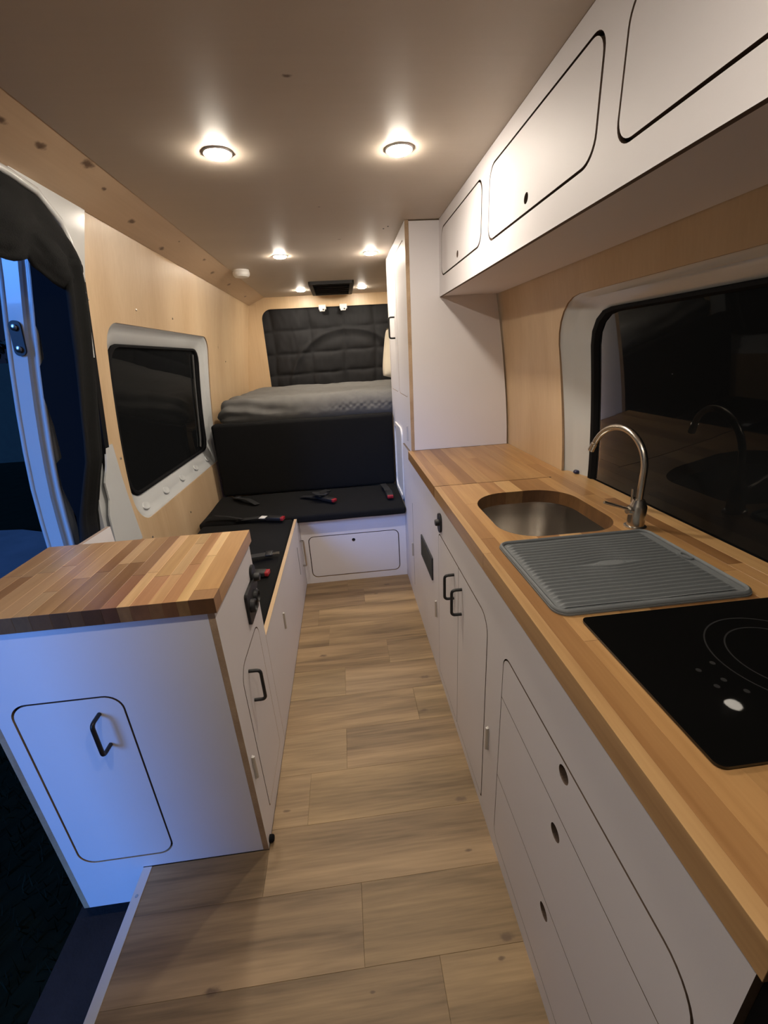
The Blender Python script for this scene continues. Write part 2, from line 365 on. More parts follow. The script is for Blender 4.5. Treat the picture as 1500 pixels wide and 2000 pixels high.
# white lower pillar piece, proud of the lining
bent_panel('pillar_cover', [(1.692, 1.13), (1.742, 1.13), (1.768, .97), (1.80, .70), (1.59, .70), (1.612, .88), (1.64, .93), (1.638, 1.0), (1.672, 1.06)], [], .006, -1, [M_paint, M_paint], off=-.009, parent=dr, zs=[.8, 1.0])
bm = bmesh.new(); add_tube(bm, [(xL(zz) + .005, yy, zz) for yy, zz in ((-.5, 1.893), (.5, 1.893), (1.40, 1.893), (1.50, 1.885), (1.60, 1.84), (1.67, 1.76), (1.69, 1.65), (1.695, 1.45))], .011, 8)
link('door_seal', from_bm(bm), M_paint, dr, smooth=50)
bent_panel('pillar_trim', [(1.40, 1.915), (1.748, 1.915), (1.712, 1.70), (1.712, 1.655), (1.69, 1.655), (1.68, 1.74), (1.62, 1.84), (1.52, 1.892), (1.40, 1.898)], [], .004, -1, [M_paint, M_paint], off=-.006, parent=dr, zs=[1.7, 1.75, 1.8, 1.85])

def resamp(P, n):
    P = [Vector((*p, 0)) for p in P]; P.append(P[0]); L = [0]
    for a, b in zip(P, P[1:]): L.append(L[-1] + (b - a).length)
    out = []; i = 0
    for k in range(n):
        s = L[-1] * k / n
        while L[i + 1] < s: i += 1
        t = (s - L[i]) / max(1e-9, L[i + 1] - L[i]); q = P[i].lerp(P[i + 1], t); out.append((q.x, q.y))
    return out
def window(name, side, ring0, ring1, depth, label, root_loc):
    """pressed white reveal from the lining back to a black gasket and the tinted pane"""
    o = bpy.data.objects.new(name, None); C.objects.link(o); o.location = root_loc; WL[o] = Vector(root_loc); o['kind'] = 'structure'; o['label'] = label
    fx = (lambda z, d: xL(z) - d) if side < 0 else (lambda z, d: xR(z) + d)
    n = len(ring0); bm = bmesh.new()
    lerp = lambda t: [(a[0] + (b[0] - a[0]) * t, a[1] + (b[1] - a[1]) * t) for a, b in zip(ring0, ring1)]
    steps = [(-.03, .006), (.0, .006), (.12, .012), (.30, depth * .55), (.45, depth * .60), (.85, depth * .86), (1.0, depth)]
    R = []
    for t, d in steps:
        R.append([bm.verts.new((fx(p[1], d), p[0], p[1])) for p in lerp(t)])
    for A, B in zip(R, R[1:]):
        for k in range(n): bm.faces.new((A[k], A[(k + 1) % n], B[(k + 1) % n], B[k]))
    link('window_frame', from_bm(bm, False), M_paint, o, smooth=35)
    cy = sum(p[0] for p in ring1) / n; cz = sum(p[1] for p in ring1) / n
    ins = lambda p, e: (p[0] + (cy - p[0]) * e, p[1] + (cz - p[1]) * e)
    bm = bmesh.new(); R = []
    for e, d in ((0.0, depth - .004), (.012, depth - .010), (.035, depth - .010), (.05, depth + .002)):
        R.append([bm.verts.new((fx(q[1], d), q[0], q[1])) for q in [ins(p, e) for p in ring1]])
    for A, B in zip(R, R[1:]):
        for k in range(n): bm.faces.new((A[k], A[(k + 1) % n], B[(k + 1) % n], B[k]))
    link('gasket', from_bm(bm, False), M_rubber, o, smooth=35)
    g = bent_panel('pane', [ins(p, .03) for p in ring1], [], .005, side, [M_glass, M_rubber], off=depth + .004, zs=lin(.92, 1.6, 12), parent=o)
    return o, fx
R0 = resamp(LW, 96); cy, cz = 2.49, 1.16
LWi = rrect(1.90, .845, 3.075, 1.505, .085, 8); R1 = resamp(LWi, 96)
w1, fx1 = window('window_1', -1, R0, R1, .050, 'tinted side window with white pressed reveal above the bench', (xL(1.1), 2.49, .72))
for k in range(5):                                     # pressed dimples along the sill
    yy = 1.98 + .245 * k; zz = .795
    lathe('dimple', [(.030, -.003), (.026, .0005), (.018, .0008), (.012, -.0006), (0, -.0008)], T((fx1(.795, .026), yy, zz)) @ Matrix.Rotation(math.radians(62), 4, 'Y') @ Matrix.Diagonal((.7, 1.1, 1, 1)), M_paint, w1, 16)
bm = bmesh.new(); add_tube(bm, [(fx1(zz, .046), yy, zz) for yy, zz in ((2.965, 1.47), (2.972, 1.3), (2.972, 1.05), (2.955, .93), (2.93, .885))], .006, 6)
link('sash_bar', from_bm(bm), simple('grey_gasket', (.10, .10, .10), .4), w1, smooth=40)
RWh = rrect(-.15, .80, 1.645, 1.557, (.02, .02, .155, .155), 8); RWi = rrect(-.08, .845, 1.505, 1.505, (.03, .03, .11, .11), 8)
w2, fx2 = window('window_2', 1, resamp(RWh, 96), resamp(RWi, 96), .050, 'wide tinted window with white reveal behind the sink', (xR(1.1), .75, .80))
lathe('bung', [(.012, 0), (.012, .006), (.009, .010), (0, .011)], T((fx2(.92, .03), 1.56, .912)), simple('navy_bung', (.01, .012, .06), .4), w2, 14)

# ================================================================== OUTSIDE (night)
gr = struct(box('ground', (-14, -6, -.70), (-.98, 16, -.62), M_grass)); gr['label'] = 'dark lawn beside the van'
pv = struct(plate('trim_3', [(-9, 3.5), (-1.4, 3.6), (-1.4, 7.0), (-3.6, 5.4), (-4.6, 5.85), (-9, 6.4)], [], .03, FZ(-.598, 1), [M_pave, M_pave])); pv['label'] = 'pale paving beyond the lawn'
bm = bmesh.new()
for k in range(7000):
    x = random.uniform(-3.2, -1.02); y = random.uniform(.3, 3.4); h = random.uniform(.03, .08); a = random.uniform(0, 6.28); l = random.uniform(-.03, .03)
    d = Vector((math.cos(a), math.sin(a), 0)) * .0035
    q = [bm.verts.new(Vector((x, y, -.622)) - d), bm.verts.new(Vector((x, y, -.622)) + d), bm.verts.new((x + l, y + random.uniform(-.03, .03), -.62 + h))]
    bm.faces.new(q)
tag(link('lawn_grass', from_bm(bm, False), M_grass), 'dark night grass on the ground outside the doorway', 'grass', None, 'stuff')
bm = bmesh.new()
for k in range(5200):
    u = random.uniform(0, 1); hx = -9.5 + 6.0 * u; hy = 11.5 + 1.2 * math.sin(5 * u)
    th = random.uniform(0, 6.28); rr = random.uniform(.6, 1.0); hz = random.uniform(-.6, 1.9 + .35 * math.sin(9 * u))
    p = Vector((hx, hy + .7 * rr * math.sin(th), hz)); a = Vector((random.gauss(0, 1), random.gauss(0, 1), random.gauss(0, 1))).normalized() * .13
    b = a.orthogonal().normalized() * .07
    bm.faces.new([bm.verts.new(p - a), bm.verts.new(p + b), bm.verts.new(p + a), bm.verts.new(p - b)])
add_box(bm, (-9.6, 11.2, -.62), (-3.4, 12.2, 1.7))
tag(link('garden_hedge', from_bm(bm, False), M_hedge, None, (-6.5, 11.5, -.62)), 'dark hedge in the night beyond the open doorway', 'hedge')

# side step below the floor edge and its trim
sp = thing('side_step', (-.85, .45, -.30), 'dark rubber covered step well beside the raised floor edge', 'step')
plate('tread', rrect(-1.0, -.35, -.69, 1.25, .01), [], .05, FZ(-.25, 1), [M_tread, M_tread], sp)
box('riser', (-.704, -.35, -.25), (-.697, .870, -.012), M_tread, sp)
et = thing('floor_edge_trim', (-.70, .3, 0), 'white angle strip along the floor edge above the step', 'trim')
bm = bmesh.new(); add_box(bm, (-.716, -.6, .0), (-.690, .8735, .0022), .0008); add_box(bm, (-.716, -.6, -.035), (-.713, .8735, .0), .0)
link('angle_strip', from_bm(bm), M_alum, et)
for y in (.80, .45, .10): lathe('screw', [(.0045, 0), (.0045, .0008), (.002, .0012), (0, .0009)], T((-.703, y, .002)), M_nickel, et, 12)

# open sliding door, parked outside behind the doorway
sl = thing('sliding_door', (-1.13, 2.3, -.30), 'white open sliding door parked outside the doorway', 'door')
def xD(z): return xL(z) - .155 - .06 * max(0, (1.75 - z))
def door_sec(bm, off0, off1, y0, y1, z0=-.3, z1=1.86, nz=20):
    prev = None
    for z in lin(z0, z1, nz):
        x = xD(z); ring = [bm.verts.new((x + a, y, z)) for a, y in ((off0, y0), (off1, y0), (off1, y1), (off0, y1))]
        if prev:
            for k in range(4): bm.faces.new((prev[k], prev[(k + 1) % 4], ring[(k + 1) % 4], ring[k]))
        else: bm.faces.new(ring)
        prev = ring
    bm.faces.new(prev)
bm = bmesh.new(); door_sec(bm, -.085, -.030, 1.70, 2.95); link('door_panel', from_bm(bm), M_paint, sl, smooth=30)
bm = bmesh.new(); door_sec(bm, -.0298, -.026, 1.752, 2.94); link('inner_lining', from_bm(bm), M_rubber, sl, smooth=30)
bm = bmesh.new(); door_sec(bm, -.075, -.022, 1.672, 1.72); link('edge_channel', from_bm(bm), M_paint, sl, smooth=30)
bm = bmesh.new(); door_sec(bm, -.022, .000, 1.690, 1.75); link('edge_flange', from_bm(bm), M_paint, sl, smooth=30)
bm = bmesh.new(); add_tube(bm, [(xD(z) - .078, 1.675, z) for z in lin(-.3, 1.85, 16)], .009, 8); link('outer_lip', from_bm(bm), M_paint, sl, smooth=50)
bm = bmesh.new(); add_tube(bm, [(xD(z) + .003, 1.69, z) for z in lin(-.3, 1.85, 16)], .008, 8); link('inner_lip', from_bm(bm), M_paint, sl, smooth=50)
hp = plate('hinge_plate', rrect(xD(1.52) - .062, 1.465, xD(1.52) - .024, 1.578, .018), [], .008, lambda a, b, wv: (a - .10 * (1.52 - b), 1.664 - wv, b), [M_black, M_black], sl)
for z in (1.487, 1.556):
    lathe('bolt', [(.011, 0), (.011, .006), (.005, .009), (0, .009)], T((xD(1.52) - .043 - .10 * (1.52 - z), 1.664, z)) @ Matrix.Rotation(math.radians(90), 4, 'X'), M_nickel, hp, 12)
o_seal = [(-.012, 1.86), (.14, 1.86), (.14, .3), (.0, .3), (-.012, .55), (.020, .72), (.035, .86), (.01, .98), (.005, 1.08), (.028, 1.10), (.018, 1.22), (-.008, 1.34), (-.010, 1.42), (.012, 1.455), (.008, 1.53), (-.004, 1.56), (-.003, 1.62)]
plate('rubber_seal', o_seal, [], .03, lambda a, b, wv: (xD(b) + .012 + a, 1.684 - wv, b), [M_rubber, M_rubber], sl)
o_step = rrect(-.06, .60, -.010, .735, .012)
plate('latch_recess', o_step, [], .006, lambda a, b, wv: (xD(b) + a, 1.667 - wv, b), [M_paint, M_paint], sl)

# dark curtain of the side doorway
cu = thing('door_curtain', (-.84, 1.0, 1.90), 'dark wrinkled curtain gathered round the side doorway', 'curtain')
def wedge(y):
    k = [(-.6, 1.70), (1.0, 1.70), (1.36, 1.69), (1.46, 1.715), (1.485, 1.695), (1.54, 1.668), (1.60, 1.655), (1.66, 1.66), (1.70, 1.66)]
    for (a, za), (b, zb) in zip(k, k[1:]):
        if y <= b: return za + (zb - za) * (y - a) / (b - a)
    return k[-1][1]
def wtop(y): return 1.885 if y < 1.40 else 1.885 - .30 * ((y - 1.40) / .30) ** 2.2 * .55
def val(u, v):
    z0, z1 = wedge(u), wtop(u); z = z0 + (z1 - z0) * v; f = math.sin(math.pi * v) ** .7
    p = (u * 1.0, v * .8, 3.1)
    return (xL(z) + -.004 + .020 * f + .014 * ns((u, v * .25 + .1 * u, 0), 9) + .009 * ns((u, v, 2), 22), u, z + .006 * ns((u, 5, v), 14))
bm = grid_bm(lin(-.5, 1.675, 90), lin(0, 1, 16), val)
o = link('valance', from_bm(bm, False), M_curtain, cu, smooth=180); md = o.modifiers.new('thick', 'SOLIDIFY'); md.thickness = .006
def cright(z):
    k = [(-.3, 1.56), (.6, 1.565), (.82, 1.583), (.90, 1.608), (1.18, 1.665), (1.35, 1.688), (1.45, 1.700), (1.68, 1.702), (1.80, 1.665), (1.9, 1.6)]
    for (a, ya), (b, yb) in zip(k, k[1:]):
        if z <= b: return ya + (yb - ya) * (z - a) / (b - a)
    return k[-1][1]
def strip(v, u):
    z = v; wd = .105 + .02 * max(0, 1.2 - z); y = cright(z) - wd * (1 - u) + .004 * ns((z, 0, 7), 5)
    f = math.sin(math.pi * u)
    return (xL(z) + .004 - .040 * max(0, min(1, (1.10 - z) / .2)) + .024 * f + .007 * math.sin(u * 15 + 2 * ns((z, 1, 1), 2.5)) + .006 * ns((z * .5, u, 3), 9), y, z)
bm = grid_bm(lin(.60, 1.74, 60), lin(0, 1, 15), strip)
o = link('side_panel', from_bm(bm, False), M_curtain, cu, smooth=180); md = o.modifiers.new('thick', 'SOLIDIFY'); md.thickness = .005

# ================================================================== CEILING FITTINGS
def downlight(loc, label):
    t = thing('ceiling_downlight', loc, label, 'light', 'recessed ceiling lights')
    me_parts = []
    lathe('trim_ring', [(.036, 0), (.036, -.003), (.039, -.004), (.041, -.002), (.0415, 0)], T(loc), M_plast, t, 32)
    lathe('lens', [(.0355, -.001), (.0355, -.005), (.030, -.0088), (.020, -.0112), (0, -.0125)], T(loc), M_lamp, t, 32)
    return t
dl = downlight((-.297, 1.517, ZC), 'lit round ceiling light, nearest on the left')
for (x, y, lb) in ((-.30, .217, 'round ceiling light overhead beside the doorway, left of its pair'), (.226, .217, 'round ceiling light overhead near the hob, right of its pair'), (.228, 1.517, 'lit round ceiling light, nearest on the right by the overhead cabinets'), (-.292, 2.818, 'lit round ceiling light in the middle row, left, nearest the smoke alarm'),
                   (.232, 2.818, 'lit round ceiling light in the middle row, beside the tall cupboard'), (-.284, 4.12, 'lit round ceiling light left of the black roof vent'), (.246, 4.10, 'lit round ceiling light right of the black roof vent')):
    c = dl.copy(); C.objects.link(c); c.location = (x, y, ZC); c['label'] = lb; WL[c] = Vector((x, y, ZC))
    for ch in dl.children:
        d = ch.copy(); C.objects.link(d); d.parent = c
        if y < 1 and d.data.materials[0] == M_lamp: d.data = d.data.copy(); d.data.materials[0] = M_lamp_dim
sa = thing('smoke_alarm', (-.590, 3.17, ZC), 'white round smoke alarm on the ceiling by the pine plank', 'smoke alarm')
Ms = T((-.590, 3.17, ZC)) @ Matrix.Diagonal((1, 1, -1, 1))
lathe('base', [(.052, 0), (.052, .010), (.050, .012)], Ms, M_plast, sa, 28)
lathe('cover', [(.048, .010), (.054, .014), (.053, .030), (.044, .040), (.020, .044), (0, .044)], Ms, M_plast, sa, 28)
rv = thing('roof_vent', (-.015, 4.03, ZC), 'black rectangular roof vent in the ceiling by the rear', 'vent')
bm = plate_bm(rrect(-.195, 3.71, .165, 4.36, .02), [rrect(-.165, 3.74, .135, 4.33, .015)], .022, FZ(ZC - .020, -1)); link('frame', from_bm(bm), [M_black, M_black], rv)
plate('hatch', rrect(-.165, 3.74, .135, 4.33, .015), [], .004, FZ(ZC - .004, -1), [M_rubber, M_rubber], rv)
for k in range(5): box('louvre', (-.16, 3.80 + .11 * k, ZC - .015), (.13, 3.83 + .11 * k, ZC - .009), M_rubber, rv)
for (x, y) in ((.272, 2.33), (.265, 2.30)):
    pass
scw = thing('ceiling_screws', (.27, 2.30, ZC), 'two small dark screws in the ceiling beside the tall cupboard', 'screws')
for (x, y) in ((.262, 2.335), (.280, 2.30)): lathe('screw', [(.004, 0), (.004, .0015), (.002, .002), (0, .002)], T((x, y, ZC)) @ Matrix.Diagonal((1, 1, -1, 1)), M_black, scw, 10)

# screws in the left lining
for k, (y, z) in enumerate(((1.725, 1.64), (1.722, 1.348), (1.71, 1.18), (2.098, 1.642), (2.521, 1.641), (3.6, 1.42), (1.80, 1.06), (1.90, .66), (2.4, .60))):
    lathe('screw', [(.0055, 0), (.005, .002), (.002, .003), (0, .0022)], T((xL(z) + .0005, y, z)) @ Matrix.Rotation(math.radians(90), 4, 'Y'), M_nickel, wl, 10)

# rear window cover
cv = thing('rear_window_cover', (-.02, 4.50, .95), 'charcoal quilted blackout cover filling the rear doors', 'window cover')
SX = [-.63, -.27, .06, .37]; SZ = [1.68, 1.47, 1.275]
def coverf(u, v):
    x, z = u, v
    dx = min(abs(x - s - .01 * math.sin(9 * z)) for s in SX); dz = min(abs(z - s - .012 * x * 2 - .006 * ns((x, 0, 0), 6)) for s in SZ)
    d = .019 * (1 - math.exp(-dx / .022)) * (1 - math.exp(-dz / .018))
    rad = math.hypot(x - .10, (z - 1.10) * 1.05); ring = math.exp(-((rad - .60) / .022) ** 2) * .014 - math.exp(-((rad - .53) / .035) ** 2) * .010
    pin = -.018 * math.exp(-((x + .265) ** 2 + (z - 1.69) ** 2) / .004)
    wr_ = .008 * ns((x, z, 0), 7) + .004 * ns((x * 2.5, z, 3), 12)
    return (x, 4.507 - d - ring - pin - wr_, z)
o = link('quilted_panel', from_bm(grid_bm(lin(-.75, .72, 120), lin(1.0, 1.90, 84), coverf), False), M_cover, cv, smooth=180)
for i, x in enumerate((-.122, .078)):
    cl = thing('rear_door_bracket', (x, 4.46, 1.85), ('white bracket at the top of the rear cover, left of the pair', 'white bracket at the top of the rear cover, right of the pair')[i], 'bracket', 'white brackets over the rear cover')
    bm = bmesh.new(); add_box(bm, (x - .035, 4.445, 1.838), (x + .035, 4.472, 1.882), .006, 2); link('body', from_bm(bm), M_plast, cl)
    box('tongue', (x - .028, 4.425, 1.822), (x + .022, 4.447, 1.848), M_plast, cl, bev=.005, seg=2)
    lathe('hole', [(.007, 0), (.007, .002), (0, .002)], T((x + .008, 4.4255, 1.836)) @ Matrix.Rotation(math.radians(90), 4, 'X'), M_black, cl, 12)

# ================================================================== BED AND SEATING
bp_ = thing('bed_platform', (0, 3.7, 0), 'plywood bed platform under the grey mattress', 'bed base')
box('deck', (-.93, 3.062, .965), (.875, 4.455, .984), M_plyedge, bp_)
box('front_support', (-.92, 3.064, .0), (.86, 3.078, .964), M_plyedge, bp_)
def mdisp(p, n):
    if n.z < -.2: return Vector((0, 0, 0))
    d = Vector((0, 0, 0)); lft = max(0, -.35 - p.x)
    d.z += .012 * ns((p.x * .7, p.y, 0), 5) + .006 * ns((p.x * 1.5, p.y * .8, 4), 10)
    fr = max(0, 1 - (p.y - 3.05) / .30)
    if n.z > .2 or n.y < -.2:
        fold = math.sin((p.x * .55 + p.z * 2.6 + p.y * 1.2) * 26 + 3 * ns((p.x, p.z, 1), 3))
        amt = .014 * min(1, lft * 2.2) * fr; d += n * fold * amt
        q = max(0, min(1, (p.x + .25) * 3)) * fr                # diamond quilting on the front right
        if q > 0:
            s = abs(math.sin((p.x + (p.z * 1.3 + p.y)) * 62)) * abs(math.sin((p.x - (p.z * 1.3 + p.y)) * 62)); d += n * (.0075 * q * (s ** .5 - .5))
        d += n * .006 * ns((p.x, p.y, p.z), 16) * fr
    if p.x < -.75 and p.z > 1.05: d.z -= .05 * ((-.75 - p.x) / .15) ** 2
    if p.x < -.75 and p.y < 3.25: d.y += .02 * ((-.75 - p.x) / .15) ** 2
    return d
mt = thing('bed_mattress', (-.02, 3.7, .985), 'raised bed mattress in a wrinkled grey quilted cover', 'mattress')
link('mattress_cover', from_bm(rbox_bm((-.885, 3.045, .986), (.868, 4.445, 1.168), .07, 150, 60, 8, mdisp)), M_grey, mt, smooth=180)
pw = thing('bed_pillow', (.62, 3.45, 1.17), 'cream pillow on the bed behind the tall cupboard', 'pillow')
def pdisp(p, n): return n * .015 * ns(p, 9) + Vector((0, 0, .0))
MP = T((.575, 3.45, 1.385)) @ Matrix.Rotation(math.radians(10), 4, 'Y') @ Matrix.Rotation(math.radians(66), 4, 'X')
bm = bmesh.new()
def pil(s):
    def f(u, v):
        e = (1 - abs(u) ** 3.2) * (1 - abs(v) ** 3.2); k = max(0, e) ** .5 * .075
        q = Vector((u * .235 * (1 - .05 * abs(v) ** 4), v * .20 * (1 - .05 * abs(u) ** 4), s * (k + .006 * ns((u, v, s), 3) * k * 10))); return MP @ q
    return f
for s in (1, -1):
    b2 = grid_bm(lin(-1, 1, 25), lin(-1, 1, 21), pil(s)); me = bpy.data.meshes.new('t'); b2.to_mesh(me); b2.free(); bm.from_mesh(me); bpy.data.meshes.remove(me)
bmesh.ops.remove_doubles(bm, verts=bm.verts, dist=.0008)
link('pillow_case', from_bm(bm), M_pillow, pw, smooth=180)

# benches
rb = thing('rear_bench', (0, 2.7, 0), 'white rear bench box with a flush drop-down hatch facing the aisle', 'bench')
HATCH = rrect(-.295, .048, .282, .332, .032)
plate('front_panel', [(-.343, .0), (.334, .0), (.334, .462), (-.343, .462)], [rrect(-.3005, .0425, .2875, .3375, .037)], .015, FY(2.487, -1), [M_white, M_plyedge], rb)
h = plate('hatch', HATCH, [circ(-.010, .290, .0115)], .013, FY(2.489, -1), [M_white, M_rout], rb)
box('hatch_backing', (-.33, 2.504, .02), (.33, 2.508, .36), M_blackgap, rb)  # dark sheet in place of the unlit bench inside
box('seat_board', (-.92, 2.487, .448), (.334, 3.06, .462), M_plyedge, rb)
sbn = thing('side_bench', (-.60, 1.85, 0), 'long white side bench box with a pale plywood top edge along the aisle', 'bench')
plate('aisle_panel', [(1.274, 0), (2.486, 0), (2.486, .492), (1.274, .492)], [], .015, FX(-.344, 1), [M_white, M_plyedge], sbn)
box('plywood_lip', (-.3595, 1.274, .4922), (-.3435, 2.486, .4945), simple('pale_ply_lip', (.62, .44, .26), .5), sbn)
box('seat_board', (-.92, 1.274, .440), (-.360, 2.486, .455), M_plyedge, sbn)
box('end_board', (-.92, 1.276, 0), (-.360, 1.290, .44), M_white, sbn)
def hinge(parent, x, y, z, s, n=0.0):
    hb = box('hinge', (x - .0005 * s, y - .005, z - .042), (x + .002 * s, y + .005, z + .042), M_hinge, parent, bev=.0006)
    bm = bmesh.new(); add_tube(bm, [(x + .004 * s, y, z - .040), (x + .004 * s, y, z + .040)], .0042, 8); link('hinge_pin', from_bm(bm), M_hinge, hb, smooth=40)
    for dz in (-.028, .028): lathe('screw', [(.004, 0), (.003, .002), (0, .002)], T((x + .002 * s, y, z + dz)) @ Matrix.Rotation(math.radians(90 * s), 4, 'Y'), M_hinge, hb, 8)
hinge(sbn, -.344, 1.603, .325, 1)
plate('door_groove', rrect(2.268, .19, 2.272, .37, .0015), [], .002, FX(-.3425, 1), [M_blackgap, M_blackgap], sbn)
# steel pull near the inner corner
bm = bmesh.new(); add_tube(bm, fillet([(-.343, 2.415, .345), (-.322, 2.415, .345), (-.322, 2.415, .175), (-.343, 2.415, .175)], .006), .006, 8); link('pull_handle', from_bm(bm), M_nickel, sbn, smooth=40)

def cdisp(amp, s): return lambda p, n: n * amp * ns(p, s)
c1 = cushion('side_cushion', (-.90, 1.285, .456), (-.362, 2.405, .504), .018, (12, 24, 2), M_fabric, None, cdisp(.004, 6), (-.64, 1.85, .456)); tag(c1, 'black fabric seat cushion along the side bench', 'cushion')
c2 = cushion('rear_cushion', (-.925, 2.415, .463), (.333, 2.95, .512), .018, (24, 12, 2), M_fabric, None, cdisp(.004, 6), (-.3, 2.7, .463)); tag(c2, 'black fabric seat cushion on the rear bench', 'cushion')
def bdisp(p, n): return n * .005 * ns(p, 4) + Vector((0, .02 * (p.z - .5), 0))
c3 = cushion('backrest_cushion', (-.905, 2.922, .514), (.334, 3.022, 1.020), .022, (24, 3, 12), M_fabric, None, bdisp, (-.3, 2.98, .512)); tag(c3, 'tall black fabric backrest cushion below the grey mattress', 'cushion')

# seat belts: buckles and tongues
def buckle(name, p, d, label, white=False, upright=0.0, L=.105):
    """p: tip centre; d: direction from strap to tip (in plan)"""
    d = Vector((d[0], d[1], upright)).normalized(); p = Vector(p); up = Vector((0, 0, 1)); up = (up - d * up.dot(d)).normalized(); s = d.cross(up)
    M = Matrix((( s.x, d.x, up.x, p.x), (s.y, d.y, up.y, p.y), (s.z, d.z, up.z, p.z), (0, 0, 0, 1)))
    t = thing(name, p, label, 'seat belt', 'seat belt buckles on the cushions')
    bm = bmesh.new(); add_box(bm, (-.022, -L, -.011), (.022, -.012, .013), .006, 3, 0, M); link('casing', from_bm(bm), M_black, t, smooth=50)
    bm = bmesh.new(); add_box(bm, (-.019, -.020, -.008), (.019, .002, .011), .003, 2, 0, M); link('release_button', from_bm(bm), M_red, t, smooth=50)['label'] = 'red release button'
    bm = bmesh.new(); add_tube(bm, [M @ Vector(q) for q in ((0, -L + .01, 0), (.004, -L - .06, .004), (.01, -L - .13, -.004), (.012, -L - .19, -.012))], 0, 4, (.021, .0015, up)); link('strap', from_bm(bm), M_belt, t)
    if white:
        bm = bmesh.new(); add_box(bm, (-.022, -L - .045, .0045), (.020, -L - .008, .0065), 0, 1, 0, M); link('care_label', from_bm(bm), M_label, t)['label'] = 'white label'
    return t
def tongue(p, d, label, pts):
    d = Vector((d[0], d[1], 0)).normalized(); p = Vector(p); up = Vector((0, 0, 1)); s = d.cross(up)
    M = Matrix(((s.x, d.x, up.x, p.x), (s.y, d.y, up.y, p.y), (s.z, d.z, up.z, p.z), (0, 0, 0, 1)))
    t = thing('seat_belt_tongue', p, label, 'seat belt', 'loose seat belt tongues on the cushions')
    bm = bmesh.new(); add_box(bm, (-.012, -.004, -.0015), (.012, .030, .0015), .001, 1, 0, M); link('metal_plate', from_bm(bm), M_chrome, t)
    bm = bmesh.new(); add_box(bm, (-.024, -.038, -.006), (.024, -.002, .007), .004, 2, 0, M); link('grip', from_bm(bm), M_black, t, smooth=50)
    bm = bmesh.new(); add_tube(bm, fillet([M @ Vector(q) for q in pts], .03, 4), 0, 4, (.023, .0012, (0.15, .1, 1))); link('webbing', from_bm(bm), M_belt, t)
    return t
buckle('seat_belt_buckle', (-.410, 2.352, .528), (1, -.30), 'black buckle with a white label and red button on the bench corner', white=True)
buckle('seat_belt_buckle', (-.395, 1.695, .520), (1, -.12), 'black red-tipped buckle on the side cushion nearest the small worktop')
buckle('seat_belt_buckle', (-.108, 2.585, .535), (.75, -.65), 'black red-tipped buckle in the middle of the rear cushion')
buckle('seat_belt_buckle', (.252, 2.560, .535), (.03, -1), 'black red-tipped buckle lying against the tall cupboard', upright=-.06)
tongue((-.40, 1.875, .530), (1, .05), 'loose belt tongue and folded webbing on the side cushion', ((0, -.03, 0), (.02, -.10, .006), (.03, -.20, .004), (-.05, -.28, -.008)))
tongue((-.165, 2.70, .556), (.4, .6), 'belt tongue with a looped webbing in the middle rear cushion', ((0, -.03, 0), (.0, -.08, .012), (-.05, -.06, .016), (-.08, .05, -.02), (-.10, .16, -.038)))
tongue((-.80, 2.85, .532), (-.5, .6), 'belt tongue and webbing tucked at the left end of the backrest', ((0, -.03, 0), (.0, -.09, .008), (.01, -.15, .015), (.03, -.24, -.012)))
bm = bmesh.new(); add_tube(bm, fillet([(-.88, 2.44, .535), (-.84, 2.45, .548), (-.75, 2.44, .538), (-.70, 2.425, .530), (-.66, 2.41, .526)], .04), 0, 4, (.022, .0015, (0, .3, 1)))
tag(link('seat_belt_webbing', from_bm(bm), M_belt, None, (-.7, 2.42, .512)), 'loose black webbing lying across the corner of the benches', 'seat belt')

# ================================================================== TALL CUPBOARD
tcb = thing('tall_cupboard', (.60, 2.6, .05), 'white floor to ceiling cupboard with two narrow doors at the end of the worktop', 'cupboard')
XT = .344
D1 = (2.655, 1.185, 2.985, 1.895); D2 = (2.270, 1.185, 2.600, 1.905)
g = .003
plate('aisle_panel', [(2.208, .90), (3.02, .90), (3.02, ZC - .001), (2.208, ZC - .001)], [rrect(D1[0] - g, D1[1] - g, D1[2] + g, D1[3] + g, .035), rrect(D2[0] - g, D2[1] - g, D2[2] + g, D2[3] + g, .035)], .018, FX(XT, -1), [M_white, M_plyedge], tcb)
for D in (D1, D2):
    d_ = plate('door', rrect(*D, .033), [], .016, FX(XT + .0005, -1), [M_white, M_rout], tcb)
    if D is D1: hd = d_
    box('door_backing', (XT + .0185, D[0] - .02, D[1] - .02), (XT + .0215, D[2] + .02, D[3] + .02), M_blackgap, tcb)  # dark sheet for the unlit cupboard inside behind the door gap
def pull(parent, base, axis_n, length=.095, proud=.034, r=.0052):
    b = Vector(base); nrm = Vector(axis_n); h2 = Vector((0, 0, length / 2))
    bm = bmesh.new(); add_tube(bm, fillet([b + h2, b + h2 + nrm * proud, b - h2 + nrm * proud, b - h2], .013, 5), r, 10)
    return link('handle', from_bm(bm), M_handle, parent, smooth=50)
pull(hd, (XT, 2.705, 1.550), (-1, 0, 0), .115)
SP = [(XT + .0185, .909), (xR(.91) - .012, .909)] + [(xR(z) - .012, z) for z in lin(1.0, 1.9, 14)] + [(.73, 1.962), (XT + .0185, 1.962)]
plate('side_panel', SP, [], .015, FY(2.208, -1), [M_white, M_plyedge], tcb)
box('aisle_panel_lower', (XT, 2.488, .0), (XT + .016, 3.02, .898), M_white, tcb)
